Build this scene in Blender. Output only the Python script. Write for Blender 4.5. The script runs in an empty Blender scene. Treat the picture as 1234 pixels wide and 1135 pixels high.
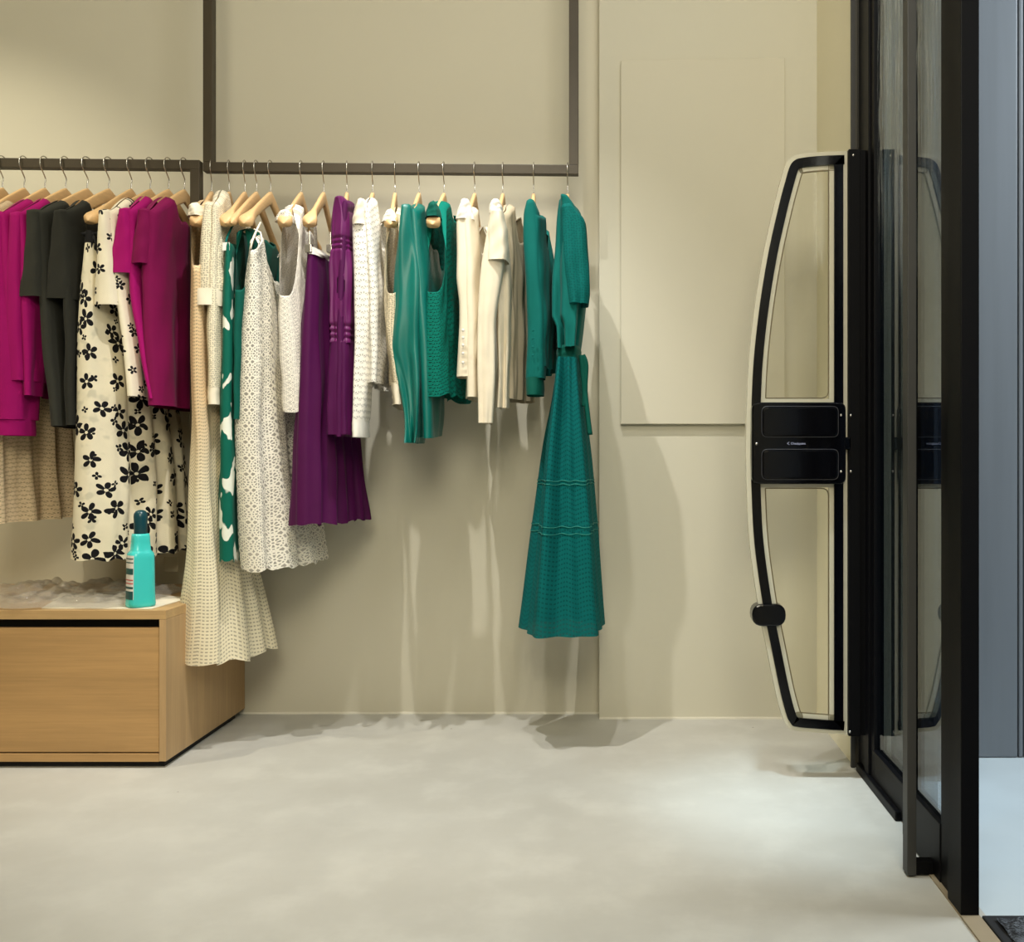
import bpy, bmesh, math, random
import numpy as np
from mathutils import Vector, Matrix
random.seed(7); np.random.seed(7)
SC = bpy.context.scene
COL = SC.collection
PI = math.pi
# ------------------------------------------------------------------ camera (1234 x 1135 frame)
F, CX, CY, CH = 1160.0, 740.0, 553.0, 0.81
cam = bpy.data.cameras.new('camera'); co = bpy.data.objects.new('camera', cam); COL.objects.link(co)
co.location = (0, 0, CH); co.rotation_euler = (PI/2, 0, 0)
cam.sensor_fit = 'HORIZONTAL'; cam.sensor_width = 36; cam.lens = F/1234*36
cam.shift_x = -(CX-617)/1234; cam.shift_y = -(567.5-CY)/1234
cam.clip_start = .05
SC.camera = co
def at(x, y, Y): return Vector(((x-CX)*Y/F, Y, CH-(y-CY)*Y/F))
def zx(y, Y): return CH-(y-CY)*Y/F
def xx(x, Y): return (x-CX)*Y/F

# ------------------------------------------------------------------ materials
def lin(c):
    return tuple(((v/255)/12.92 if v/255 <= .04045 else ((v/255+.055)/1.055)**2.4) for v in c)
class NT:
    def __init__(s, name):
        m = bpy.data.materials.new(name); m.use_nodes = True
        s.m, s.t = m, m.node_tree; s.t.nodes.clear()
        s.out = s.t.nodes.new('ShaderNodeOutputMaterial')
    def n(s, typ, **kw):
        nd = s.t.nodes.new(typ)
        for k, v in kw.items():
            if k.startswith('_'): setattr(nd, k[1:], v)
            else: s.set(nd.inputs[k.replace('__', ' ')], v)
        return nd
    def set(s, inp, v):
        if isinstance(v, bpy.types.NodeSocket): s.t.links.new(v, inp)
        elif isinstance(v, (tuple, list)) and len(v) == 3 and inp.type == 'RGBA': inp.default_value = (*v, 1)
        else: inp.default_value = v
    def math(s, op, a, b=0., c=None, clamp=False):
        nd = s.t.nodes.new('ShaderNodeMath'); nd.operation = op; nd.use_clamp = clamp
        s.set(nd.inputs[0], a); s.set(nd.inputs[1], b)
        if c is not None: s.set(nd.inputs[2], c)
        return nd.outputs[0]
    def step(s, a, e0, e1):      # 0 below e0, 1 above e1
        nd = s.t.nodes.new('ShaderNodeMapRange'); nd.interpolation_type = 'SMOOTHSTEP'
        s.set(nd.inputs[0], a); nd.inputs[1].default_value = e0; nd.inputs[2].default_value = e1
        return nd.outputs[0]
    def mix(s, f, a, b):
        nd = s.t.nodes.new('ShaderNodeMix'); nd.data_type = 'RGBA'
        s.set(nd.inputs[0], f); s.set(nd.inputs[6], a); s.set(nd.inputs[7], b)
        return nd.outputs[2]
    def uv(s):
        return s.t.nodes.new('ShaderNodeTexCoord').outputs['UV']
    def obj(s):
        return s.t.nodes.new('ShaderNodeNewGeometry').outputs['Position']
    def sep(s, v):
        nd = s.t.nodes.new('ShaderNodeSeparateXYZ'); s.set(nd.inputs[0], v); return nd.outputs
    def comb(s, x, y, z=0.):
        nd = s.t.nodes.new('ShaderNodeCombineXYZ'); s.set(nd.inputs[0], x); s.set(nd.inputs[1], y); s.set(nd.inputs[2], z); return nd.outputs[0]
    def noise(s, vec, scale, detail=3., rough=.5):
        return s.n('ShaderNodeTexNoise', Vector=vec, Scale=scale, Detail=detail, Roughness=rough).outputs['Fac']
    def scalev(s, vec, sx, sy, sz=1.):
        nd = s.t.nodes.new('ShaderNodeMapping'); s.set(nd.inputs[0], vec); nd.inputs[3].default_value = (sx, sy, sz); return nd.outputs[0]
    def bump(s, h, strength=.3, dist=.002):
        return s.n('ShaderNodeBump', Height=h, Strength=strength, Distance=dist).outputs[0]
    def bsdf(s, col, rough=.6, metal=0., normal=None, spec=.5, **kw):
        nd = s.n('ShaderNodeBsdfPrincipled', **{'Base__Color': col, 'Roughness': rough, 'Metallic': metal, 'Specular__IOR__Level': spec})
        for k, v in kw.items(): s.set(nd.inputs[k.replace('__', ' ')], v)
        if normal is not None: s.set(nd.inputs['Normal'], normal)
        return nd.outputs[0]
    def mixs(s, f, a, b):
        nd = s.t.nodes.new('ShaderNodeMixShader'); s.set(nd.inputs[0], f); s.set(nd.inputs[1], a); s.set(nd.inputs[2], b); return nd.outputs[0]
    def done(s, sh):
        s.t.links.new(sh, s.out.inputs[0]); return s.m

def plain(name, rgb, rough=.5, metal=0., spec=.5, var=.06, scale=30):
    t = NT(name); c = lin(rgb); f = t.noise(t.obj(), scale)
    col = t.mix(f, tuple(v*(1-var) for v in c), tuple(min(1, v*(1+var)) for v in c))
    return t.done(t.bsdf(col, rough, metal, spec=spec))

def m_wall(name, rgb):
    t = NT(name); p = t.obj(); c = lin(rgb)
    f = t.noise(t.scalev(p, 1, 1, .6), 1.6, 4); g = t.noise(p, 60, 4)
    col = t.mix(f, tuple(v*.95 for v in c), tuple(min(1, v*1.04) for v in c))
    return t.done(t.bsdf(col, .75, normal=t.bump(g, .08, .002), spec=.25))

def m_floor():
    t = NT('concrete_floor'); p = t.obj()
    a = t.noise(p, 1.3, 6, .62); b = t.noise(p, 7, 5, .6); c = t.noise(p, 45, 3)
    col = t.mix(t.step(a, .3, .72), lin((177, 175, 167)), lin((190, 189, 182)))
    col = t.mix(t.math('MULTIPLY', t.step(b, .42, .75), .5), col, lin((202, 201, 193)))
    sp = t.n('ShaderNodeTexVoronoi', Vector=p, Scale=3.2, Randomness=1.).outputs['Distance']
    col = t.mix(t.math('MULTIPLY', t.math('LESS_THAN', sp, .012), .6), col, lin((90, 84, 74)))
    ro = t.math('ADD', .42, t.math('MULTIPLY', b, .25))
    h = t.math('ADD', t.math('MULTIPLY', b, .6), t.math('MULTIPLY', c, .25))
    return t.done(t.bsdf(col, ro, normal=t.bump(h, .12, .004), spec=.35))

def m_wood(name, rgb, axis='x', dark=.82):
    t = NT(name); p = t.obj(); c = lin(rgb)
    sc = {'x': (1.2, 14, 14), 'z': (14, 14, 1.2), 'y': (14, 1.2, 14)}[axis]
    q = t.scalev(p, *sc)
    a = t.noise(q, 1.6, 5, .6)
    sc2 = {'x': (2, 90, 90), 'z': (90, 90, 2), 'y': (90, 2, 90)}[axis]
    b = t.noise(t.scalev(p, *sc2), 2.2, 4, .6)
    f = t.math('ADD', t.math('MULTIPLY', a, .6), t.math('MULTIPLY', b, .4))
    col = t.mix(t.step(f, .3, .7), tuple(v*dark for v in c), tuple(min(1, v*1.1) for v in c))
    return t.done(t.bsdf(col, .48, normal=t.bump(b, .06, .001), spec=.3))

def m_fabric(name, rgb, rough=.8, sheen=.06, weave=1200, wr=.12, spec=.2, pat=None):
    t = NT(name); uv = t.uv(); c = lin(rgb)
    f = t.noise(uv, 18, 4); u, v, _ = t.sep(uv)
    w = t.math('MULTIPLY', t.math('SINE', t.math('MULTIPLY', u, weave)), t.math('SINE', t.math('MULTIPLY', v, weave)))
    h = t.math('ADD', t.math('MULTIPLY', t.noise(t.scalev(uv, 14, 3), 2.5, 4), .9), t.math('MULTIPLY', w, .05))
    col = t.mix(f, tuple(v*(1-wr) for v in c), tuple(min(1, v*(1+wr)) for v in c))
    if pat: col = pat(t, uv, col)
    return t.done(t.bsdf(col, rough, normal=t.bump(h, .35, .006), spec=spec, Sheen__Weight=sheen, Sheen__Roughness=.4))

def rosettes(t, uv, p):
    u, v, _ = t.sep(uv)
    U = t.math('DIVIDE', u, p); V = t.math('DIVIDE', v, p)
    a = t.math('SUBTRACT', t.math('FRACT', U), .5); b = t.math('SUBTRACT', t.math('FRACT', V), .5)
    r = t.math('SQRT', t.math('ADD', t.math('MULTIPLY', a, a), t.math('MULTIPLY', b, b)))
    th = t.math('ARCTAN2', b, a)
    def ringh(c, w, k, e):
        q = t.math('LESS_THAN', t.math('ABSOLUTE', t.math('SUBTRACT', r, c)), w)
        return t.math('MULTIPLY', q, t.math('GREATER_THAN', t.math('COSINE', t.math('MULTIPLY', th, k)), e))
    h = t.math('MAXIMUM', ringh(.2, .075, 8., -.1), ringh(.38, .035, 16., -.2))
    h = t.math('MAXIMUM', h, t.math('LESS_THAN', r, .05))
    cr = t.math('MULTIPLY', t.math('GREATER_THAN', r, .5), t.math('GREATER_THAN', t.math('COSINE', t.math('MULTIPLY', th, 12.)), -.4))
    return t.math('MAXIMUM', h, cr)
def dots(t, uv, p):
    vo = t.n('ShaderNodeTexVoronoi', Vector=uv, Scale=1/p, Randomness=.45, _voronoi_dimensions='2D')
    return t.math('LESS_THAN', vo.outputs['Distance'], .33)
def shells(t, uv, p):
    u, v, _ = t.sep(uv)
    V = t.math('DIVIDE', v, p); row = t.math('FLOOR', V)
    U = t.math('ADD', t.math('DIVIDE', u, p*1.3), t.math('MULTIPLY', t.math('MODULO', row, 2.), .5))
    a = t.math('SUBTRACT', t.math('FRACT', U), .5); b = t.math('FRACT', V)
    r = t.math('SQRT', t.math('ADD', t.math('MULTIPLY', a, a), t.math('MULTIPLY', b, b)))
    th = t.math('ARCTAN2', b, a)
    q = t.math('LESS_THAN', t.math('ABSOLUTE', t.math('SUBTRACT', r, .45)), .16)
    return t.math('MULTIPLY', q, t.math('GREATER_THAN', t.math('COSINE', t.math('MULTIPLY', th, 9.)), .25))
def chevron(t, uv, p):
    u, v, _ = t.sep(uv)
    tri = t.math('PINGPONG', t.math('DIVIDE', u, p*1.6), 1.)
    w = t.math('FRACT', t.math('ADD', t.math('DIVIDE', v, p*.8), t.math('MULTIPLY', tri, .9)))
    k = t.math('FRACT', t.math('DIVIDE', u, p*.4))
    return t.math('MULTIPLY', t.math('LESS_THAN', w, .38), t.math('LESS_THAN', k, .6))
def petals(t, uv, p, R, n=2.5, seed=0., rnd=.8):
    u, v, _ = t.sep(uv)
    q = t.comb(t.math('ADD', u, seed), v)
    vo = t.n('ShaderNodeTexVoronoi', Vector=q, Scale=1/p, Randomness=rnd, _voronoi_dimensions='2D')
    d = t.n('ShaderNodeVectorMath', _operation='SUBTRACT'); t.set(d.inputs[0], q); t.set(d.inputs[1], vo.outputs['Position'])
    a, b, _ = t.sep(d.outputs[0])
    rc = t.sep(vo.outputs['Color'])
    r = t.math('SQRT', t.math('ADD', t.math('MULTIPLY', a, a), t.math('MULTIPLY', b, b)))
    th = t.math('ADD', t.math('ARCTAN2', b, a), t.math('MULTIPLY', rc[0], 6.28))
    c = t.math('ABSOLUTE', t.math('COSINE', t.math('MULTIPLY', th, n)))
    c = t.math('POWER', c, .7)
    lim = t.math('MULTIPLY', t.math('ADD', .12, t.math('MULTIPLY', c, .88)), t.math('MULTIPLY', R, t.math('ADD', .6, t.math('MULTIPLY', rc[1], .4))))
    core = t.math('GREATER_THAN', r, R*.12)
    return t.math('MULTIPLY', t.math('LESS_THAN', r, lim), core)

def m_lace(name, rgb, kind, p, hole=.6, rough=.85, dark=.45, rgb2=None, vsplit=None, sheen=0.):
    """openwork knit or lace: real see-through holes and raised thread"""
    t = NT(name); uv = t.uv(); c = lin(rgb)
    m = {'rosette': rosettes, 'dots': dots, 'shells': shells, 'chevron': chevron}[kind](t, uv, p)
    f = t.noise(uv, 14, 4)
    col = t.mix(f, tuple(v*.9 for v in c), tuple(min(1, v*1.06) for v in c))
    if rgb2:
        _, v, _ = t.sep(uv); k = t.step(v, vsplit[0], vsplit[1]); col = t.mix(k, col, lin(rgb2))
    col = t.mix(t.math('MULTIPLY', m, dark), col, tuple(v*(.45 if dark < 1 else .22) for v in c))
    fine = t.noise(uv, 240, 2)
    h = t.math('ADD', t.math('SUBTRACT', 1., m), t.math('MULTIPLY', fine, .35))
    sh = t.bsdf(col, rough, normal=t.bump(h, .7, .003), spec=.15, Sheen__Weight=sheen, Sheen__Roughness=.5)
    tr = t.n('ShaderNodeBsdfTransparent').outputs[0]
    return t.done(t.mixs(t.math('MULTIPLY', m, hole), sh, tr))

def m_glass(name, refl, tint, rough=.02, streaks=False):
    t = NT(name)
    gl = t.n('ShaderNodeBsdfGlossy', Color=(.9, .94, 1) if refl > .1 else (1, 1, 1), Roughness=rough).outputs[0]
    tr = t.n('ShaderNodeBsdfTransparent', Color=tint).outputs[0]
    fr = t.n('ShaderNodeLayerWeight', Blend=.35).outputs['Fresnel']
    sh = t.mixs(t.math('ADD', refl, t.math('MULTIPLY', fr, .25)), tr, gl)
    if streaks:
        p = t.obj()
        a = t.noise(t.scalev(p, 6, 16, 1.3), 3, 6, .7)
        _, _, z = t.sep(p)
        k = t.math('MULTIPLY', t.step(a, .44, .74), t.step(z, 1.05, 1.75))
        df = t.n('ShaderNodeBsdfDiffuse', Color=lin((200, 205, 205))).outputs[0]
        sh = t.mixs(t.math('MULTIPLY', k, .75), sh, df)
    return t.done(sh)

M = {}
M['wall'] = m_wall('painted_wall', (205, 200, 182))
M['column'] = m_wall('painted_column', (203, 199, 182))
M['panel'] = m_wall('painted_panel', (204, 199, 181))
M['ceil'] = m_wall('painted_ceiling', (225, 220, 208))
M['floor'] = m_floor()
M['white'] = plain('white_trim', (226, 222, 208), .6)
M['steel'] = plain('bronze_metal', (66, 58, 44), .5, 0., .3)
M['black'] = plain('black_metal', (4, 4, 6), .6, 0., .12)
M['blackgloss'] = plain('black_gloss_plastic', (4, 4, 7), .14, 0., .35)
M['frame'] = plain('dark_door_frame', (8, 8, 11), .5, 0., .12)
M['pull'] = plain('grey_bar_metal', (58, 58, 57), .5, .0, .3)
M['jamb'] = plain('grey_door_jamb', (62, 59, 52), .5, 0., .3)
M['ret'] = m_wall('lightened_return', (244, 237, 210))  # lighter than the other walls: stands in for light this face lacks
M['chrome'] = plain('steel_wire', (190, 186, 178), .25, .9, .5)
M['oakf'] = m_wood('oak_front', (180, 143, 95), 'x', .84)
M['oaks'] = m_wood('oak_side', (184, 152, 110), 'z')
M['oakt'] = m_wood('oak_top', (192, 158, 110), 'x')
M['void'] = plain('black_recess', (8, 7, 7), .8)
M['hang'] = m_wood('hanger_wood', (216, 178, 128), 'y', .9)
M['pale_blue'] = plain('outside_paving', (188, 200, 206), .7, scale=6)
M['thresh'] = plain('beige_threshold', (150, 136, 112), .6)
t = NT('door_mat_pile'); g = t.noise(t.obj(), 220, 4, .7); g2 = t.noise(t.obj(), 40, 3)
M['mat'] = t.done(t.bsdf(t.mix(t.step(t.math('ADD', t.math('MULTIPLY', g, .6), t.math('MULTIPLY', g2, .4)), .42, .62), lin((18, 20, 24)), lin((104, 110, 118))), .95, normal=t.bump(g, .8, .006)))
M['mat_edge'] = plain('mat_rubber', (22, 23, 26), .8)
t = NT('outside_cladding'); p = t.obj(); _, _, z = t.sep(p)
n1 = t.noise(t.scalev(p, 9, 1, .5), 2.0, 3)
M['clad'] = t.done(t.bsdf(t.mix(n1, lin((104, 110, 117)), lin((124, 131, 139))), .45, spec=.4))
M['navy'] = plain('navy_cladding', (14, 22, 40), .35)
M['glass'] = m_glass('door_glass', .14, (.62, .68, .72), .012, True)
M['acryl'] = m_glass('clear_acrylic', .01, (.985, .98, .95), .08)
t = NT('frosted_acrylic_edge')
M['edge'] = t.done(t.mixs(.72, t.n('ShaderNodeBsdfTransparent', Color=(.95, .95, .9)).outputs[0], t.bsdf(lin((222, 216, 194)), .25)))
M['groove'] = plain('acrylic_groove', (112, 100, 72), .4)
M['logo'] = plain('logo_print', (190, 196, 235), .5)
M['teal'] = plain('turquoise_liquid_plastic', (62, 196, 192), .25, 0, .5, .03)
M['tealcap'] = plain('dark_teal_cap', (6, 62, 72), .3)
M['paper'] = plain('white_paper', (226, 218, 198), .7)
M['labelw'] = plain('label_white', (216, 212, 204), .5)
M['labelg'] = plain('label_green', (18, 76, 74), .5)
M['labelr'] = plain('label_red', (176, 70, 66), .5)
t = NT('clear_plastic_film')
nn = t.noise(t.obj(), 38, 5, .7)
fl = t.mixs(.55, t.bsdf(lin((226, 220, 208)), .3, spec=.8, normal=t.bump(nn, .5, .004)), t.n('ShaderNodeBsdfGlossy', Roughness=.07, Normal=t.bump(nn, .8, .006)).outputs[0])
M['film'] = t.done(t.mixs(.47, t.n('ShaderNodeBsdfTransparent', Color=(.96, .95, .93)).outputs[0], fl))

# ------------------------------------------------------------------ object helpers
def link(name, me, mat, parent=None, smooth=True):
    me.materials.append(mat)
    if smooth:
        for p in me.polygons: p.use_smooth = True
    o = bpy.data.objects.new(name, me); COL.objects.link(o)
    if parent is not None: o.parent = parent
    return o
def from_bm(name, bm, mat, parent=None, smooth=False):
    bmesh.ops.recalc_face_normals(bm, faces=bm.faces)
    me = bpy.data.meshes.new(name); bm.to_mesh(me); bm.free()
    return link(name, me, mat, parent, smooth)
def empty(name, loc=(0, 0, 0)):
    o = bpy.data.objects.new(name, None); o.empty_display_size = .05; COL.objects.link(o); o.location = loc
    return o
def tag(o, label, cat, group=None):
    o['label'] = label; o['category'] = cat
    if group: o['group'] = group
    return o
def struct(o): o['kind'] = 'structure'; return o
def add_box(bm, lo, hi, bev=0.):
    r = bmesh.ops.create_cube(bm, size=1)
    vs = r['verts']
    for v in vs:
        v.co = Vector([lo[i] + (v.co[i]+.5)*(hi[i]-lo[i]) for i in range(3)])
    if bev > 0:
        es = list({e for v in vs for e in v.link_edges})
        bmesh.ops.bevel(bm, geom=es, offset=bev, segments=2, profile=.6, affect='EDGES')
def box(name, lo, hi, mat, parent=None, bev=0.):
    bm = bmesh.new(); add_box(bm, lo, hi, bev)
    o = from_bm(name, bm, mat, parent)
    if parent is not None: o.matrix_parent_inverse = Matrix.Translation(-parent.location)
    return o
def put(o, parent):
    t_ = Vector((0, 0, 0)); p_ = parent
    while p_ is not None:
        if p_.type == 'EMPTY': t_ += p_.location
        p_ = p_.parent
    o.parent = parent
    o.matrix_parent_inverse = Matrix.Translation(-t_) if parent.type == 'EMPTY' else Matrix.Identity(4)
    return o
def tube_mesh(name, pts, rad, seg=8, closed=False):
    pts = [Vector(p) for p in pts]; n = len(pts)
    rads = rad if isinstance(rad, (list, tuple)) else [rad]*n
    V, Fc = [], []
    up = None
    for i, p in enumerate(pts):
        a = pts[(i-1) % n] if (closed or i > 0) else p
        b = pts[(i+1) % n] if (closed or i < n-1) else p
        d = (b-a).normalized()
        if up is None: up = d.orthogonal().normalized()
        up = (up - d*up.dot(d)).normalized(); w = d.cross(up)
        for k in range(seg):
            an = 2*PI*k/seg; V.append(p + (up*math.cos(an)+w*math.sin(an))*rads[i])
    m = n if closed else n-1
    for i in range(m):
        for k in range(seg):
            a, b = i*seg+k, i*seg+(k+1) % seg; j = ((i+1) % n)*seg
            Fc.append((a, b, j+(k+1) % seg, j+k))
    if not closed:
        Fc.append(tuple(range(seg))[::-1]); Fc.append(tuple((n-1)*seg+k for k in range(seg)))
    me = bpy.data.meshes.new(name); me.from_pydata(V, [], Fc); me.update(); return me
def tube(name, pts, rad, mat, parent=None, seg=8, closed=False):
    o = link(name, tube_mesh(name, pts, rad, seg, closed), mat)
    if parent is not None: put(o, parent)
    return o

# ------------------------------------------------------------------ the room
ZC = 2.95
WB = 3.06                                 # back wall
struct(box('floor', (-3.4, -2.4, -.08), (.66, WB+.1, 0), M['floor']))
struct(box('wall_back', (-3.4, WB, 0), (-.0466, WB+.1, ZC), M['wall']))
struct(box('wall_column', (-.0466, 3.0, 0), (.73, WB+.1, ZC), M['column'], bev=.002))
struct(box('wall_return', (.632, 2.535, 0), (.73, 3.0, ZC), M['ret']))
struct(box('wall_left', (-3.5, -2.4, 0), (-3.4, WB+.1, ZC), M['wall']))
struct(box('wall_front', (-3.5, -2.5, 0), (.76, -2.4, ZC), M['wall']))
struct(box('wall_right', (.66, -2.4, 0), (.76, .55, ZC), M['wall']))
struct(box('ceiling', (-3.5, -2.5, ZC), (.76, WB+.1, ZC+.1), M['ceil']))
struct(box('baseboard_back', (-1.19, WB-.004, 0), (-.0466, WB, .006), M['white']))
struct(box('baseboard_column', (-.0466, 2.996, 0), (.632, 3.0, .006), M['white']))
# outside
struct(box('floor_outside', (.66, .4, -.08), (4.5, 3.2, -.002), M['pale_blue']))
bm = bmesh.new()
xs = [.985, 1.098, 1.113, 1.8, 2.6, 4.5]
for a, b in zip(xs, xs[1:]): add_box(bm, (a+.002, 2.615, 0), (b-.002, 2.70, 3.4), .003)
struct(from_bm('wall_outside', bm, M['clad']))
bm = bmesh.new(); add_box(bm, (.735, 2.42, -.002), (.862, 2.61, 3.4), .004)
struct(from_bm('trim_outside', bm, M['navy']))

# access panel on the column
Yp = 2.980
bm = bmesh.new()
q = [at(748, 73, Yp), at(946, 69.5, Yp), at(946, 511, Yp), at(748, 511, Yp)]
vs = [bm.verts.new(v) for v in q] + [bm.verts.new(v+Vector((0, 2.9995-Yp, 0))) for v in q]
bm.faces.new(vs[:4])
for i in range(4): bm.faces.new((vs[i], vs[(i+1) % 4], vs[4+(i+1) % 4], vs[4+i]))
bm.faces.new(vs[:3:-1])
bmesh.ops.bevel(bm, geom=[e for e in bm.edges], offset=.0015, segments=1, affect='EDGES')
tag(from_bm('access_panel', bm, M['panel']), 'tall cream rectangular cover panel mounted flat on the wall column', 'wall panel')

# ------------------------------------------------------------------ glass entrance
XG = .645
dr = empty('door_1', (XG, 2.2, 0)); struct(dr)
bm = bmesh.new()                           # jamb profile in ribs
for a, b, y0 in ((.632, .640, 2.528), (.640, .652, 2.522), (.653, .662, 2.526)):
    add_box(bm, (a, y0, 0), (b, 2.56, 2.9), .001)
put(from_bm('jamb', bm, M['jamb']), dr)
box('jamb_strip', (.622, 2.524, .0), (.632, 2.534, 2.9), M['pull'], dr, .001)
bm = bmesh.new()
add_box(bm, (.640, 2.37, 0), (.665, 2.52, 2.9), .002); add_box(bm, (.634, 2.40, 0), (.641, 2.44, 2.9), .001)
put(from_bm('far_stile', bm, M['frame']), dr)
bm = bmesh.new()
add_box(bm, (.640, 1.95, .006), (.665, 2.372, .085), .002); add_box(bm, (.636, 1.95, .085), (.665, 2.372, .094), .002)
add_box(bm, (.628, 2.15, .0), (.642, 2.50, .022), .003)
put(from_bm('far_bottom_rail', bm, M['frame']), dr)
box('far_glass', (.648, 1.95, .094), (.656, 2.372, 2.9), M['glass'], dr)
# nearer sliding leaf
lf = empty('door_2', (.63, 1.8, 0)); struct(lf)
bm = bmesh.new()
add_box(bm, (.6125, 1.70, .003), (.645, 1.768, 2.9), .0015)
add_box(bm, (.622, 1.768, .003), (.645, 1.832, 2.9), .0015)
put(from_bm('near_stile', bm, M['frame']), lf)
bm = bmesh.new(); add_box(bm, (.620, 1.832, .003), (.645, 2.07, .115), .002)
put(from_bm('bottom_rail', bm, M['frame']), lf)
box('back_stile', (.622, 2.02, .115), (.645, 2.07, 2.9), M['frame'], lf, .0015)
box('glass_pane', (.630, 1.832, .115), (.637, 2.02, 2.9), M['glass'], lf)
pb = box('pull_bar', (.567, 1.861, .004), (.585, 1.892, 2.9), M['pull'], lf, .002)
bm = bmesh.new(); add_box(bm, (.585, 1.866, .004), (.622, 1.888, .03), .002); add_box(bm, (.585, 1.866, 2.2), (.622, 1.888, 2.23), .002)
put(from_bm('bar_bracket', bm, M['black']), lf)
struct(box('trim_threshold', (.612, .55, 0), (.646, 1.93, .004), M['thresh']))
mt = empty('door_mat', (.8, 1.4, 0)); tag(mt, 'dark grey textured doormat outside the open glass door', 'door mat')
bm = bmesh.new()
nx, ny = 70, 60
for i in range(nx+1):
    for j in range(ny+1):
        bm.verts.new((.664+(.976)*i/nx, .75+.925*j/ny, .008+.006*random.random()))
bm.verts.ensure_lookup_table()
for i in range(nx):
    for j in range(ny):
        a = i*(ny+1)+j; bm.faces.new([bm.verts[k] for k in (a, a+ny+1, a+ny+2, a+1)])
put(from_bm('pile', bm, M['mat']), mt)
bm = bmesh.new(); add_box(bm, (.647, .72, -.002), (1.67, 1.695, .007), .003)
put(from_bm('rubber_border', bm, M['mat_edge']), mt)

# ------------------------------------------------------------------ anti-theft gate
YG = 2.44
def catmull(P, n=6, closed=False):
    P = [np.array(p, float) for p in P]; out = []; m = len(P)
    for i in range(m if closed else m-1):
        p0 = P[(i-1) % m] if (closed or i > 0) else P[0]; p1 = P[i]; p2 = P[(i+1) % m]
        p3 = P[(i+2) % m] if (closed or i < m-2) else P[-1]
        for k in range(n):
            t_ = k/n
            out.append(.5*((2*p1)+(-p0+p2)*t_+(2*p0-5*p1+4*p2-p3)*t_**2+(-p0+3*p1-3*p2+p3)*t_**3))
    if not closed: out.append(P[-1])
    return out
outer = catmull([(1020, 183.5), (990, 184.5), (965, 187), (954, 190.5), (946, 200), (939, 223), (932, 250), (920, 304), (910, 364), (902.5, 430), (899.5, 489), (898.5, 540), (899.5, 590), (903, 654), (913, 727), (923, 778), (934, 832), (942, 862), (947, 872), (955, 878.5), (985, 881.5), (1020, 884)], 5)
outer = [tuple(p) for p in outer]
def offset(poly, d):
    n = len(poly); out = []
    P = [np.array(p, float) for p in poly]
    ar = sum(P[i][0]*P[(i+1) % n][1]-P[(i+1) % n][0]*P[i][1] for i in range(n))
    sg = 1 if ar > 0 else -1
    for i in range(n):
        e1 = P[i]-P[i-1]; e2 = P[(i+1) % n]-P[i]
        e1 = e1/(np.linalg.norm(e1)+1e-9); e2 = e2/(np.linalg.norm(e2)+1e-9)
        n1 = sg*np.array((-e1[1], e1[0])); n2 = sg*np.array((-e2[1], e2[0]))
        b = n1+n2; l = b.dot(b)
        out.append(tuple(P[i] + d*2*b/max(l, .5)))
    return out
def ring(name, pa, pb, y0, y1, mat, parent):
    bm = bmesh.new(); n = len(pa)
    L = []
    for (pl, Y) in ((pa, y0), (pb, y0), (pb, y1), (pa, y1)):
        L.append([bm.verts.new((xx(p[0], YG), Y, zx(p[1], YG))) for p in pl])
    for k in range(4):
        A, B = L[k], L[(k+1) % 4]
        for i in range(n): bm.faces.new((A[i], A[(i+1) % n], B[(i+1) % n], B[i]))
    return put(from_bm(name, bm, mat), parent)
def plate(name, pl, y0, y1, mat, parent):
    bm = bmesh.new(); n = len(pl)
    A = [bm.verts.new((xx(p[0], YG), y0, zx(p[1], YG))) for p in pl]
    B = [bm.verts.new((xx(p[0], YG), y1, zx(p[1], YG))) for p in pl]
    bm.faces.new(A); bm.faces.new(B[::-1])
    for i in range(n): bm.faces.new((A[i], A[(i+1) % n], B[(i+1) % n], B[i]))
    return put(from_bm(name, bm, mat), parent)
def clip(poly, y, below):
    out = []; n = len(poly)
    for i in range(n):
        a, b = poly[i], poly[(i+1) % n]
        ia = (a[1] > y) if below else (a[1] < y); ib = (b[1] > y) if below else (b[1] < y)
        if ia: out.append(a)
        if ia != ib:
            t_ = (y-a[1])/(b[1]-a[1]); out.append((a[0]+t_*(b[0]-a[0]), y))
    return out
def roundpoly(poly, r=6, n=5):
    """fillet sharp corners"""
    out = []; m = len(poly); P = [np.array(p, float) for p in poly]
    for i in range(m):
        a, b, c = P[i-1], P[i], P[(i+1) % m]
        u = a-b; v = c-b; lu, lv = np.linalg.norm(u), np.linalg.norm(v)
        if lu < 1e-6 or lv < 1e-6: continue
        cs = (u/lu).dot(v/lv)
        if cs > -.8:
            rr = min(r, lu*.9, lv*.9); s0 = b+u/lu*rr; e0 = b+v/lv*rr
            for k in range(n+1):
                t_ = k/n; out.append(tuple((1-t_)**2*s0+2*t_*(1-t_)*b+t_*t_*e0))
        else: out.append(tuple(b))
    return out
gate = empty('security_gate', (xx(960, YG), YG, zx(884, YG)))
tag(gate, 'tall curved clear anti-theft gate with black outline fixed beside the glass door', 'security gate')
ring('edge_rim', outer, offset(outer, 5.2), YG-.010, YG+.012, M['edge'], gate)
fa, fb = roundpoly(offset(outer, 5.2), 9), roundpoly(offset(outer, 16.2), 4)
if len(fa) != len(fb): fa, fb = offset(outer, 5.2), offset(outer, 16.2)
ring('frame_tube', fa, fb, YG-.014, YG+.016, M['blackgloss'], gate)
inner = offset(outer, 16.2)
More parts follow.
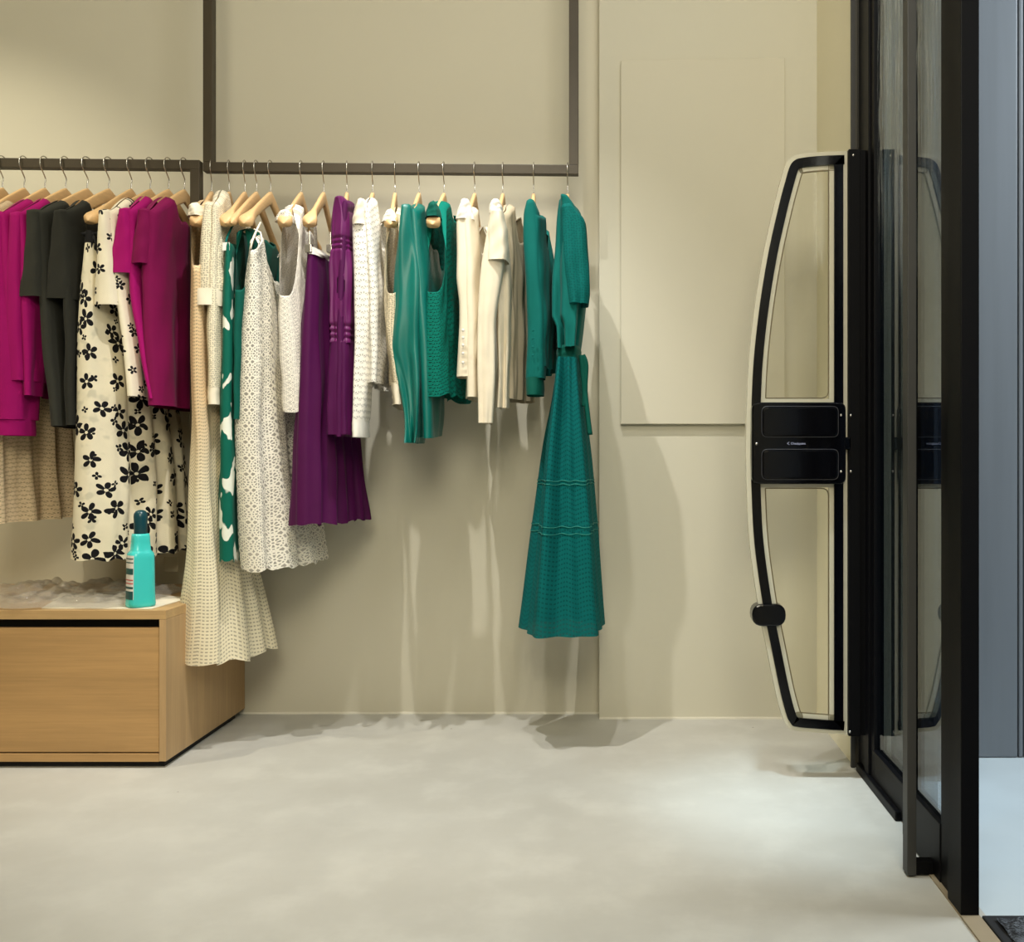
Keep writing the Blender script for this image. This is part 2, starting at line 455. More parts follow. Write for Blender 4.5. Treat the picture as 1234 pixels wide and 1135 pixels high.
for nm, pl in (('upper_panel', clip(inner, 486, False)), ('lower_panel', clip(inner, 582, True))):
    o = plate(nm, pl, YG-.004, YG+.004, M['acryl'], gate)
    rr = ring('panel_rim', pl, offset(pl, 5.2), YG-.008, YG+.008, M['edge'], o)
    g1 = roundpoly(offset(pl, 6.2), 9)
    tube('panel_groove', [(xx(p[0], YG), YG-.007, zx(p[1], YG)) for p in g1], .0016, M['groove'], o, 5, True)
def rrect(x0, y0, x1, y1, r, n=5):
    return roundpoly([(x0, y0), (x1, y0), (x1, y1), (x0, y1)], r, n)
def rbox(name, x0, y0, x1, y1, r, Y0, Y1, mat, parent, dY=.004):
    pl = rrect(x0, y0, x1, y1, r); pi = offset(pl, 2.0); n = len(pl)
    bm = bmesh.new()
    rows = [[bm.verts.new((xx(p[0], YG), Y, zx(p[1], YG))) for p in q_] for q_, Y in ((pi, Y0), (offset(pl, .6), Y0+dY*.3), (pl, Y0+dY), (pl, Y1))]
    for A, B in zip(rows, rows[1:]):
        for i in range(n): bm.faces.new((A[i], A[(i+1) % n], B[(i+1) % n], B[i]))
    bm.faces.new(rows[0]); bm.faces.new(rows[-1][::-1])
    return put(from_bm(name, bm, mat), parent)
bx_ = rbox('control_box', 904, 485.5, 1016, 583, 9, YG-.032, YG+.03, M['blackgloss'], gate)
for (y0, y1) in ((491, 526.5), (542, 577)):
    cv_ = rbox('box_cover', 916, y0, 1006, y1, 7, YG-.038, YG-.02, M['blackgloss'], gate)
    pl = rrect(915.5, y0-.5, 1006.5, y1+.5, 7)
    tube('cover_edge', [(xx(p[0], YG), YG-.0345, zx(p[1], YG)) for p in pl], .0008, plain('cover_edge_grey', (66, 66, 70), .3) if y0 < 500 else bpy.data.materials['cover_edge_grey'], cv_, 5, True)
# middle bridge to the post, post, screws, oval sensor
rbox('bridge', 1002, 527, 1022, 542, 2, YG-.03, YG+.02, M['blackgloss'], gate)
bm = bmesh.new()
add_box(bm, (xx(1020.5, YG), YG-.02, zx(884.5, YG)), (xx(1035, YG), YG+.055, zx(182.5, YG)), .002)
add_box(bm, (xx(1035.5, YG), YG-.012, zx(884.5, YG)), (xx(1047.5, YG), YG+.055, zx(182.5, YG)), .002)
put(from_bm('mounting_post', bm, M['black']), gate)
for (sx_, sy_) in ((1026, 190), (1023, 501), (1023, 568), (1010, 501), (1010, 568), (1022, 879), (909.5, 535)):
    bm = bmesh.new(); bmesh.ops.create_uvsphere(bm, u_segments=10, v_segments=6, radius=.0036)
    for v in bm.verts: v.co.y *= .6
    yy_ = YG-.032 if sx_ < 1015 else YG-.0205
    bmesh.ops.translate(bm, verts=bm.verts, vec=(xx(sx_, YG), yy_, zx(sy_, YG)))
    put(from_bm('screw', bm, M['chrome'], None, True), gate)
rbox('oval_sensor', 905, 726.5, 945.5, 753, 13, YG-.022, YG+.022, M['blackgloss'], gate)
# small printed mark
def text_mesh(name, body_, size, loc, mat, parent, rot=(PI/2, 0, 0)):
    cu = bpy.data.curves.new(name, 'FONT'); cu.body = body_; cu.size = size; cu.extrude = .0002
    ob = bpy.data.objects.new(name, cu); COL.objects.link(ob)
    dg = bpy.context.evaluated_depsgraph_get(); me = bpy.data.meshes.new_from_object(ob.evaluated_get(dg))
    bpy.data.objects.remove(ob)
    me.transform(Matrix.Translation(loc) @ Matrix.Rotation(rot[2], 4, 'Z') @ Matrix.Rotation(rot[0], 4, 'X'))
    o = link(name, me, mat, None, False)
    return put(o, parent)
text_mesh('printed_logo', 'Checkpoint', .0078, at(953, 535.6, YG-.0325), M['logo'], gate)
bm = bmesh.new()
c0 = at(950.5, 534.2, YG-.0325)
pts_ = [(.0024, .0035), (-.0028, 0), (.0024, -.0035), (.0010, -.0035), (-.0046, 0), (.0010, .0035)]
vs = [bm.verts.new(c0+Vector((a, 0, b))) for a, b in pts_]
bm.faces.new((vs[0], vs[1], vs[4], vs[5])); bm.faces.new((vs[1], vs[2], vs[3], vs[4]))
put(from_bm('logo_mark', bm, M['logo']), gate)

# ------------------------------------------------------------------ display cabinet
cab = empty('display_cabinet', (-2.0, 2.8, 0)); tag(cab, 'low oak cabinet with wide drawer standing under the left clothes rail', 'cabinet')
YF, XR_, XL_ = 2.52, -1.173, -2.75
zt_ = zx(735.5, YF); zb_ = zx(918, YF)
th_ = .018
box('plinth', (XL_+.03, YF+.018, 0), (XR_-.012, WB-.05, zb_), M['void'], cab)
box('top_panel', (XL_, YF, zt_-.0235), (XR_, WB-.002, zt_), M['oakt'], cab, .001)
box('side_panel', (XR_-.018, YF, zb_+.001), (XR_, WB-.002, zt_-.024), M['oaks'], cab, .001)
box('bottom_panel', (XL_, YF, zb_), (XR_-.0185, WB-.002, zb_+.021), M['oakf'], cab, .001)
box('recess', (XL_+.02, YF+.045, zb_+.022), (XR_-.019, YF+.06, zt_-.0245), M['void'], cab)
box('drawer', (XL_+.02, YF+.003, zx(908, YF)+.003), (XR_-.0195, YF+.022, zx(757, YF)), M['oakf'], cab, .001)
ZT = zt_

# ------------------------------------------------------------------ rails
ZB = CH+.855
def bl(x):   # left rail line
    return Vector((xx(x, 2.790+.020*x/240), 2.790+.020*x/240, ZB))
def bm_(x):  # middle rail line
    Y = 2.828+.028*(x-255)/435; return Vector((xx(x, Y), Y, ZB))
def bar(name, a, b, parent, w=.0138):
    a, b = Vector(a), Vector(b); d = (b-a).normalized()
    bm = bmesh.new(); add_box(bm, (-w, -w, 0), (w, w, (b-a).length), .0015)
    up = Vector((0, 0, 1)) if abs(d.z) < .9 else Vector((0, 1, 0))
    xa = up.cross(d).normalized(); ya = d.cross(xa)
    R = Matrix((xa, ya, d)).transposed().to_4x4(); R.translation = a
    bm.transform(R)
    return put(from_bm(name, bm, M['steel']), parent)
e0, e1 = bl(-260), bl(237)
r1 = empty('clothes_rail', (e1.x, e1.y, ZT)); tag(r1, 'dark bronze standing clothes rail on top of the oak cabinet', 'clothes rail')
bar('rail_tube', e0, e1+Vector((.0135, 0, 0)), r1); bar('post', (e1.x, e1.y, ZT), (e1.x, e1.y, ZB-.0135), r1)
bar('post', (e0.x, e0.y, ZT), (e0.x, e0.y, ZB-.0135), r1)
p0, p1 = bm_(252.5), bm_(691.5)
r2 = empty('hanging_rail', (p0.x, p0.y, ZB)); tag(r2, 'dark bronze rectangular rail frame hanging from the ceiling in the middle', 'clothes rail')
bar('rail_tube', p0-Vector((.0138, 0, 0)), p1+Vector((.0138, 0, 0)), r2)
bar('upright', p0+Vector((0, 0, .0138)), (p0.x, p0.y, ZC), r2); bar('upright', p1+Vector((0, 0, .0138)), (p1.x, p1.y, ZC), r2)

# ------------------------------------------------------------------ hangers
def hanger_mesh(flare=.0155):
    V, Fc = [], []; n, sg = 41, 14
    for i in range(n):
        s = -1+2*i/(n-1); f = abs(s)
        y = s*.205; z = -.022-.126*f**1.08 + .012*max(0, f-.8)
        e = max(0, (f-.55)/.45); e = e*e*(3-2*e)
        w = .0062+flare*e; h = .0200-.0065*f**.8 + (.004*e if flare > .01 else 0)
        k = math.sqrt(max(0, 1-((f-.9)/.1)**2)) if f > .9 else 1
        k = max(k, .02); w *= k; h *= k
        sl = math.atan2(-.13*np.sign(s) if f > .12 else -.13*s/.12, .205)
        for j in range(sg):
            a = 2*PI*j/sg; ca, sa = math.cos(a), math.sin(a)
            px = w*np.sign(ca)*abs(ca)**.6; pz = h*np.sign(sa)*abs(sa)**.6
            V.append((px, y-pz*math.sin(sl)*.6, z+pz*math.cos(sl)))
    for i in range(n-1):
        for j in range(sg):
            a, b = i*sg+j, i*sg+(j+1) % sg; Fc.append((a, b, b+sg, a+sg))
    me = bpy.data.meshes.new('hanger_wood'); me.from_pydata(V, [], Fc); me.update()
    me.materials.append(M['hang'])
    for p in me.polygons: p.use_smooth = True
    return me
def hook_mesh():
    c = Vector((0, 0, .066)); R = .0226
    pts = [(0, 0, -.006), (0, .001, .012), (0, .004, .024), (0, -.004, .036)]
    for k in range(12):
        a = PI*1.18 - k*PI*1.15/11
        pts.append((0, math.cos(a)*R, c.z+math.sin(a)*R))
    pts = [tuple(p) for p in catmull(pts, 3)]
    me = tube_mesh('hook', pts, .0017, 6); me.materials.append(M['chrome'])
    for p in me.polygons: p.use_smooth = True
    return me
HM, HS, KM = hanger_mesh(), hanger_mesh(.004), hook_mesh()
proto_h = None
def hanger(base, xtip, label, group, bare=False):
    """base: point on the rail; xtip: where the near tip points"""
    global proto_h
    Xt = xx(xtip, base.y-.19); th = math.atan2(Xt-base.x, .19)
    if proto_h is None:
        o = empty('clothes_hanger'); b = bpy.data.objects.new('hanger_arms', HM); h = bpy.data.objects.new('hook', KM)
        for c in (b, h): COL.objects.link(c); c.parent = o
        proto_h = o
    else:
        o = proto_h.copy(); COL.objects.link(o)
        for ch in list(proto_h.children):
            if ch.name.split('.')[0] not in ('hanger_arms', 'hook'): continue
            c = ch.copy(); COL.objects.link(c); c.parent = o
    for c in o.children:
        if c.name.startswith('hanger_arms'): c.data = HM if bare else HS
    o.location = (base.x, base.y, ZB-.066); o.rotation_euler = (0, 0, th)
    tag(o, label, 'hanger', group)
    return o

# ------------------------------------------------------------------ garment builders
def herm(xs, ys, q):
    """monotone cubic interpolation"""
    xs = np.array(xs, float); ys = np.array(ys, float)
    h = np.diff(xs); d = np.diff(ys)/h; m = np.zeros(len(xs))
    m[0] = d[0]; m[-1] = d[-1]
    for i in range(1, len(xs)-1):
        m[i] = 0 if d[i-1]*d[i] <= 0 else 2*d[i-1]*d[i]/(d[i-1]+d[i])
    q = np.clip(q, xs[0], xs[-1]); i = np.clip(np.searchsorted(xs, q)-1, 0, len(h)-1)
    t_ = (q-xs[i])/h[i]
    return ((2*t_**3-3*t_**2+1)*ys[i] + (t_**3-2*t_**2+t_)*h[i]*m[i] + (-2*t_**3+3*t_**2)*ys[i+1] + (t_**3-t_**2)*h[i]*m[i+1])
LAST = {}
def grid_obj(name, P, UV, mat, parent, wrap=True, cap=False, hole=None):
    nr, nc = P.shape[:2]
    V = [tuple(p) for p in P.reshape(-1, 3)]; Fc = []; ul = []
    for i in range(nr-1):
        for j in range(nc if wrap else nc-1):
            j2 = (j+1) % nc
            if hole is not None and hole(i, j): continue
            Fc.append((i*nc+j, (i+1)*nc+j, (i+1)*nc+j2, i*nc+j2))
            u2 = UV[i, j2].copy(); u3 = UV[i+1, j2].copy()
            if wrap and j2 == 0: u2[0] = 2*UV[i, j, 0]-UV[i, j-1, 0]; u3[0] = 2*UV[i+1, j, 0]-UV[i+1, j-1, 0]
            elif wrap and abs(u2[0]-UV[i, j, 0]) > .1: u2[0] = UV[i, j, 0]+.005; u3[0] = UV[i+1, j, 0]+.005
            ul += [UV[i, j], UV[i+1, j], u3, u2]
    if cap:
        V.append(tuple(P[0].mean(0)+np.array((0, 0, .003)))); c = len(V)-1
        for j in range(nc):
            Fc.append((c, j, (j+1) % nc)); ul += [UV[0, j]]*3
    me = bpy.data.meshes.new(name); me.from_pydata(V, [], Fc)
    lay = me.uv_layers.new(name='UVMap')
    lay.data.foreach_set('uv', np.array(ul, float).reshape(-1))
    me.update()
    o = link(name, me, mat, None, True)
    LAST[name] = o
    return put(o, parent)

DN = [2.63]
def body(name, rows, parent, mat, dN=None, dF=2.99, rise=.122, arm=0., armw=.13, neck=(.09, .03), nw=.20, fold=(3, .006, .0), hem=None, nS=44, nV=56, seed=0, flat=.35, capped=True, crink=.003, pl=1.3, lo=0.):
    """front and back cloth layers hung over a hanger; rows = (y, x near edge, x far edge, thickness)"""
    dN = dN or DN[0]
    rs = np.random.RandomState(seed+11)
    ys = [r[0] for r in rows]
    v = np.linspace(0, 1, nV); yq = ys[0]+v*(ys[-1]-ys[0])
    xN = herm(ys, [r[1] for r in rows], yq); xF = herm(ys, [r[2] for r in rows], yq); th = herm(ys, [r[3] for r in rows], yq)
    a = np.linspace(0, 1, nS); s1 = .5-.5*np.cos(PI*a)
    s = np.concatenate([s1, s1[::-1][1:-1]]); lay = np.concatenate([np.ones(nS), -np.ones(nS-2)])
    lay[0] = 0; lay[nS-1] = 0
    f = np.abs(2*s-1)
    zt = zx(ys[0], dN) + rise*(1-f)
    neckp = np.sqrt(np.clip(1-((s-.5)/nw)**2, 0, 1))
    zt = zt - np.where(lay >= 0, neck[0], neck[1])*neckp
    close = np.where(neckp > 0, 0., 1.)
    if arm > 0:
        e = np.clip(1-(np.minimum(s, 1-s)/armw)**2, 0, 1); zt = zt - arm*np.sqrt(e); close = np.where(e > 0, 0, close)
    zb = zx(ys[-1], dN)
    ph = rs.rand(6)*6.28
    hemd = np.zeros_like(s) if hem is None else np.array([hem(q, l) for q, l in zip(s, lay)])
    R, U = [], []
    hs = (4*s*(1-s)+1e-4)**flat
    ends = np.minimum(1, np.minimum(s, 1-s)*9)
    im = int(nV*.62); thm = th[im]; Lm = math.hypot(xx(xF[im], dF)-xx(xN[im], dN), dF-dN)
    cx1 = s*Lm; cy1 = lay*hs*thm/2
    arc = np.zeros(len(s)); seg_ = np.hypot(np.diff(cx1), np.diff(cy1))
    arc[1:nS] = np.cumsum(seg_[:nS-1])
    q_ = math.hypot(cx1[-1]-cx1[0], cy1[-1]-cy1[0]); arc[-1] = -q_
    for k_ in range(len(s)-2, nS-1, -1): arc[k_] = arc[k_+1]-seg_[k_]
    def ringat(i, k=1., dz=0.):
        Nn = np.array((xx(xN[i], dN), dN)); Ff = np.array((xx(xF[i], dF), dF))
        d = Ff-Nn; L = np.linalg.norm(d); d = d/L; nrm = np.array((d[1], -d[0]))
        vv = v[i]
        A = fold[1]*min(1, fold[2]+vv**pl*1.0)
        w = A*np.sin(2*PI*fold[0]*s+ph[0]+.6*math.sin(3*vv+ph[4])) + .45*A*np.sin(2*PI*fold[0]*2.1*s+ph[1]) \
            + crink*np.sin(9*s+11*vv+ph[2])*np.sin(6*s-7*vv+ph[3]) + .5*crink*np.sin(23*s+5*vv*3+ph[5])
        w2 = .35*A*np.sin(2*PI*fold[0]*1.3*s+ph[3])*lay
        off = lay*hs*th[i]/2*k + (w+w2)*(.25+.75*ends if lo == 0 else 1)
        along = s*L + .25*A*np.sin(2*PI*fold[0]*s*1.7+ph[5])*(1-ends)
        XY = Nn[None]+d[None]*along[:, None]+nrm[None]*off[:, None]
        Z = zt+(zb+hemd-zt)*vv + dz*close
        return np.column_stack([XY, Z]), np.column_stack([arc, np.broadcast_to(zt.max()+(zb-zt.max())*vv, Z.shape)])
    if capped:
        for k, dz in ((.12, .010), (.6, .007)):
            P, q = ringat(0, 1.); P2, _ = ringat(0, k, dz)
            c = close[:, None]; P = P*(1-c)+P2*c; R.append(P); U.append(q)
    for i in range(nV):
        P, q = ringat(i); R.append(P); U.append(q)
    return grid_obj(name, np.array(R), np.array(U), mat, parent)

def sleeve(name, rows, parent, mat, Y=None, b=.055, fold=(3, .002), nV=44, nA=40, seed=0, sq=.75, crink=.0009, rings=(), hole=None, cap=True, Yend=None):
    """hanging tube of cloth; rows = (y, x left, x right)"""
    Y = Y or DN[0]+.05
    rs = np.random.RandomState(seed+5); ph = rs.rand(6)*6.28
    ys = [r[0] for r in rows]; v = np.linspace(0, 1, nV); yq = ys[0]+v*(ys[-1]-ys[0])
    xl = herm(ys, [r[1] for r in rows], yq); xr = herm(ys, [r[2] for r in rows], yq)
    a = np.linspace(0, 2*PI, nA, endpoint=False)
    ca, sa = np.cos(a), np.sin(a)
    ex = np.sign(ca)*np.abs(ca)**sq; ey = np.sign(sa)*np.abs(sa)**sq
    hwm = float(np.mean(xr-xl))/2*Y/F
    ee = np.column_stack([ex*hwm, ey*b]); acc = np.concatenate([[0], np.cumsum(np.hypot(*(np.diff(ee, axis=0).T)))])
    R, U = [], []
    idx = ([(0, .25, .012), (0, .7, .007)] if cap else []) + [(i, 1., 0.) for i in range(nV)]
    for i, k, dz in idx:
        Yc = Y if Yend is None else Y+(Yend-Y)*v[i]
        hw = (xr[i]-xl[i])/2*Yc/F; cxw = xx((xl[i]+xr[i])/2, Yc)
        w = 1+ fold[1]/max(hw, .008)*(np.sin(fold[0]*a+ph[0]+.5*np.sin(2.2*v[i]+ph[4]))+.55*np.sin(2*fold[0]*a+ph[1]-v[i]*.9))*min(1, .25+v[i]*1.2) \
              + crink/max(hw, .008)*np.sin(3*a+6*v[i]+ph[2])*np.sin(9*v[i]+ph[3])
        g = 1.
        for (ry, rw, ra) in rings: g -= ra*math.exp(-((yq[i]-ry)/rw)**2)
        X = cxw+hw*ex*w*k*g; Yy = Yc+b*ey*w*k*g; Z = np.full(nA, zx(yq[i], Yc)+dz)
        if i == 0 and dz == 0 or k < 1: Z = Z+0
        R.append(np.column_stack([X, Yy, Z])); U.append(np.column_stack([acc, Z]))
    R = np.array(R); U = np.array(U)
    hf = None
    if hole:
        def hf(i, j):
            p = R[i, j]
            if p[1] > Y+.0: return False
            px_ = CX+p[0]*F/p[1]; py_ = CY-(p[2]-CH)*F/p[1]
            return any(((px_-h[0])/h[2])**2+((py_-h[1])/h[3])**2 < 1 for h in hole)
    return grid_obj(name, R, U, mat, parent, True, cap, hf)
def band(name, x0, y0, x1, y1, Y, b, mat, parent, h=.02, grow=1.06):
    """a cuff or waistband: a short flat ring"""
    return sleeve(name, [(y0, x0, x1), ((y0+y1)/2, x0-.5, x1+.5), (y1, x0, x1)], parent, mat, Y=Y, b=b, nV=6, cap=False, crink=.0005, fold=(3, .0008))

# fabrics
magenta = m_fabric('magenta_knit', (154, 6, 98), .85, .025)
maroon = m_fabric('maroon_knit', (116, 5, 68), .85, .025)
charcoal = m_fabric('charcoal_jersey', (50, 50, 44), .9, .025)
charcoal2 = m_fabric('dark_charcoal_jersey', (42, 42, 37), .9, .025)
greyj = m_fabric('grey_jersey', (150, 140, 128), .9, .025)
purple = m_fabric('purple_crepe', (74, 7, 66), .62, .025)
purple2 = m_fabric('bright_purple_satin', (94, 16, 82), .45, .025, spec=.4)
green = m_fabric('emerald_knit', (0, 96, 90), .85, .025)
greens = m_fabric('emerald_satin', (0, 104, 94), .34, .025, spec=.5)
greend = m_fabric('deep_green_jersey', (0, 82, 70), .8, .025)
cream = m_fabric('cream_knit', (232, 222, 200), .85, .025)
creamsh = m_fabric('cream_cotton', (230, 219, 196), .85, .025)
taupe = m_fabric('taupe_back_shade_and_label', (178, 166, 142), .85, .025)
whitef = m_fabric('white_cloth', (238, 234, 224), .85, .025)
blackf = m_fabric('black_ribbon', (14, 13, 15), .7, .025)
ivory = m_fabric('ivory_strap', (235, 226, 205), .8, .025)
def pat_floral(t, uv, col):
    g = t.noise(uv, 22, 2)
    col = t.mix(t.math('MULTIPLY', t.step(g, .55, .68), .35), col, lin((150, 148, 130)))
    k = petals(t, uv, .072, .034, 2.5, 0., .75)
    k2 = petals(t, uv, .066, .013, 2., 3.31, .9)
    return t.mix(t.math('MAXIMUM', k, k2), col, lin((13, 12, 16)))
def pat_small(t, uv, col):
    return t.mix(petals(t, uv, .05, .019, 2.5, 1.7, .8), col, lin((18, 16, 20)))
def pat_leaf(t, uv, col):
    n = t.noise(t.scalev(uv, 1.3, .8), 13, 2)
    return t.mix(t.step(n, .565, .58), col, lin((226, 230, 218)))
floral = m_fabric('black_floral_print', (224, 215, 190), .75 , .02, pat=pat_floral)
floral2 = m_fabric('small_floral_print', (228, 219, 196), .75 , .02, pat=pat_small)
leafy = m_fabric('green_leaf_print', (0, 94, 78), .75 , .02, pat=pat_leaf)
lace_white = m_lace('white_rosette_lace', (236, 230, 216), 'rosette', .046, .55)
lace_white2 = m_lace('white_flower_lace', (238, 232, 220), 'rosette', .034, .4)
lace_beige = m_lace('beige_net_lace', (214, 192, 158), 'shells', .012, .45)
lace_cream = m_lace('cream_dotted_lace', (232, 222, 196), 'dots', .0062, .3, dark=.35)
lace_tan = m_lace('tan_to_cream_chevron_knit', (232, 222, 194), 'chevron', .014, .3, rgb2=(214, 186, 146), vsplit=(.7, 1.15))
crochet = m_lace('white_shell_crochet', (242, 238, 228), 'shells', .017, .4, dark=.55)
lace_sand = m_lace('sand_lace', (222, 208, 178), 'dots', .0075, .4)
green_lace = m_lace('emerald_lace', (0, 108, 94), 'shells', .017, .1, dark=1.)
green_open = m_lace('emerald_openwork_knit', (0, 100, 100), 'chevron', .016, .10, dark=.55)
green_net = m_lace('emerald_net_knit', (0, 96, 92), 'dots', .007, .05, dark=.35)

BARE = ('skirt',)
seamg = m_fabric('pale_green_thread', (40, 128, 118), .7, .05)
GL, GM = 'clothes on the left rail', 'clothes on the middle rail'
HL, HMd = 'hangers on the left rail', 'hangers on the middle rail'
def garment(name, rail, hook, tip, label, cat, short):
    base = (bl if rail == 'L' else bm_)(hook)
    hanger(base, tip, 'wooden hanger holding the '+short, HL if rail == 'L' else HMd, cat in BARE or hook in (255, 326, 363, 476, 535, 295))
    DN[0] = base.y-.212
    root = empty(name, (base.x, base.y, ZB-.2))
    return tag(root, label, cat, GL if rail == 'L' else GM)
def wall_tag(name, x, y, w, h, Y, mat, parent, rz=0.):
    c = at(x, y, Y); bm = bmesh.new(); add_box(bm, (-w/2, -.0004, -h), (w/2, .0004, 0))
    bm.transform(Matrix.Translation(c) @ Matrix.Rotation(rz, 4, 'Z'))
    return put(from_bm(name, bm, mat), parent)

# ---- left rail
g = garment('grey_sweater', 'L', 3, -53, 'grey jersey top at the left edge of the photo, mostly out of frame', 'top', 'grey top at the left photo edge')
body('top_body', [(262, -51, 48, .04), (360, -49, 46, .06), (470, -48, 44, .06)], g, greyj, seed=1)
g = garment('lace_dress', 'L', 29, -25, 'beige net lace dress, its hem showing below the two magenta tops', 'dress', 'beige lace dress on the left rail')
body('dress_body', [(262, -24, 76, .04), (420, -30, 78, .08), (560, -34, 82, .11), (632, -38, 84, .13)], g, lace_beige, seed=2, fold=(4, .016, .0), neck=(.03, .01))
g = garment('knit_sweater', 'L', 54, 1, 'magenta knit top with long ribbed sleeve, leftmost of the two magenta ones', 'top', 'leftmost magenta long-sleeved top')
body('top_body', [(260, 3, 94, .045), (340, 8, 88, .06), (470, 12, 60, .05)], g, magenta, seed=3)
sleeve('sleeve', [(262, 1, 21), (300, -3, 20), (360, -4, 26), (420, -3, 38), (470, -2, 40), (506, 0, 38)], g, magenta, seed=3, fold=(3, .0035))
band('cuff', 2, 505, 36, 525, None, .055, magenta, LAST['sleeve'])
g = garment('knit_sweater', 'L', 79, 22, 'magenta knit top hanging directly left of the charcoal shirts', 'top', 'magenta top beside the charcoal shirts')
body('top_body', [(260, 24, 116, .045), (340, 28, 108, .055), (476, 34, 62, .04)], g, magenta, seed=4, dF=2.98)
sleeve('sleeve', [(262, 22, 42), (300, 20, 43), (380, 19, 44), (460, 22, 46)], g, magenta, seed=4, fold=(3, .0035))
g = garment('tee_shirt', 'L', 105, 43, 'charcoal short-sleeved shirt, left one of the dark pair', 'shirt', 'left charcoal shirt')
body('shirt_body', [(259, 46, 132, .05), (340, 50, 126, .06), (420, 56, 118, .06), (513, 66, 112, .05)], g, charcoal, seed=5, rise=.11)
sleeve('sleeve', [(260, 43, 63), (285, 41, 65), (330, 35, 66), (361, 30, 66)], g, charcoal, seed=5, b=.06, fold=(2, .003))
g = garment('tee_shirt', 'L', 131, 74, 'charcoal short-sleeved shirt, right one of the dark pair', 'shirt', 'right charcoal shirt')
body('shirt_body', [(259, 77, 150, .05), (340, 79, 140, .05), (420, 82, 128, .045), (512, 84, 124, .04)], g, charcoal2, seed=6, rise=.11)
sleeve('sleeve', [(260, 74, 94), (285, 72, 97), (330, 70, 99), (363, 68, 99)], g, charcoal2, seed=6, b=.06, fold=(2, .004))
wall_tag('neck_label', 104, 241, .03, .03, 2.79, whitef, g)
g = garment('floral_skirt', 'L', 158, 110, 'long cream skirt with black flowers hanging above the oak cabinet', 'skirt', 'long black-flowered skirt')
body('skirt_body', [(290, 106, 176, .06), (360, 102, 184, .10), (480, 102, 204, .15), (600, 100, 216, .17), (676, 97, 220, .18)], g, floral, seed=7, rise=0, neck=(0, 0), fold=(4, .012, .1), capped=False, hem=lambda q, l: .004*math.sin(60*q), flat=.45)
body('waistband', [(277, 107, 174, .05), (292, 106, 177, .06)], g, blackf, seed=7, rise=0, neck=(0, 0), capped=False, nV=6, fold=(3, .002, .3))
bm = bmesh.new()
for (cx_, cy_, rx_, rz_) in ((105, 282, .016, .007), (121, 282, .016, .008), (112, 283, .006, .009)):
    r_ = bmesh.ops.create_uvsphere(bm, u_segments=14, v_segments=8, radius=1)
    c = at(cx_, cy_, 2.60)
    for v_ in r_['verts']: v_.co = c+Vector((v_.co.x*rx_*(1+.2*math.sin(5*v_.co.z)), v_.co.y*.006, v_.co.z*rz_))
put(from_bm('bow', bm, blackf, None, True), g)
for k_, (dx_, dy_) in enumerate(((108, 306), (118, 305))):
    tube('ribbon_end', [at(113, 284, 2.597), at((113+dx_)/2, 294, 2.598), at(dx_, dy_, 2.60)], [.0025, .003, .0032], blackf, g, 6)
wall_tag('care_label', 206, 671, .042, .045, 2.93, taupe, g)
g = garment('floral_blouse', 'L', 181, 128, 'cream short-sleeved blouse with small black flowers beside the long floral skirt', 'blouse', 'small-flowered cream blouse')
body('blouse_body', [(259, 131, 205, .045), (340, 140, 205, .05), (420, 152, 212, .05), (477, 157, 216, .05)], g, floral2, seed=8)
sleeve('sleeve', [(260, 128, 146), (285, 126, 150), (330, 123, 155), (371, 120.5, 160)], g, floral2, seed=8, b=.06, fold=(2, .003))
g = garment('short_sleeve_shirt', 'L', 203, 153, 'magenta short-sleeved top hanging left of the maroon one', 'top', 'magenta short-sleeved top')
body('top_body', [(257, 156, 216, .045), (340, 160, 214, .05), (480, 182, 218, .03)], g, magenta, seed=9)
sleeve('sleeve', [(258, 152, 168), (280, 147, 170), (310, 139, 170), (333, 135, 170)], g, magenta, seed=9, b=.06, fold=(2, .003))
g = garment('short_sleeve_shirt', 'L', 222, 176, 'maroon short-sleeved top at the right end of the left rail', 'top', 'maroon top at the right end of the left rail')
body('top_body', [(258, 180, 238, .06), (340, 177, 236, .075), (420, 179, 236, .075), (488, 184, 238, .065)], g, maroon, seed=10, fold=(2, .007, .1))
sleeve('sleeve', [(259, 175, 193), (280, 171, 195), (305, 167, 194), (322, 166, 192)], g, maroon, seed=10, b=.06, fold=(2, .003))

# ---- middle rail
g = garment('crochet_dress', 'M', 255, 237, 'long cream crochet dress flaring beside the cabinet, hem lowest of all', 'dress', 'long cream crochet dress')
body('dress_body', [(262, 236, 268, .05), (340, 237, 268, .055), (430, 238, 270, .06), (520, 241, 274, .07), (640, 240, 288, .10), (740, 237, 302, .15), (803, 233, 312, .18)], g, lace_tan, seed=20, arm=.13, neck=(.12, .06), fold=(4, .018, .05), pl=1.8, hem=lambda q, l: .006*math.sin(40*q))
sleeve('strap', [(250, 231, 243), (256, 229, 246), (262, 228, 247)], g, ivory, Y=2.66, b=.03, seed=20, nV=10)
g = garment('lace_cardigan', 'M', 276, 258, 'short cream dotted lace cardigan with half sleeve, left of the green dress', 'cardigan', 'cream dotted lace cardigan')
body('cardigan_body', [(250, 258, 292, .04), (340, 256, 288, .055), (466, 256, 280, .05)], g, lace_cream, seed=21)
body('hem_band', [(465, 256, 280, .052), (487, 256.5, 280, .052)], g, cream, seed=21, rise=0, neck=(0, 0), capped=False, nV=6, fold=(2, .002, .2))
sleeve('sleeve', [(250, 254, 264), (270, 248, 268), (310, 244, 272), (352, 240.5, 273)], g, lace_cream, seed=21, b=.05, fold=(2, .0025))
band('cuff', 240.5, 351, 273, 371, None, .055, cream, LAST['sleeve'])
g = garment('print_dress', 'M', 295, 273, 'narrow green dress with white leaf print beside the white lace dress', 'dress', 'green leaf-print dress')
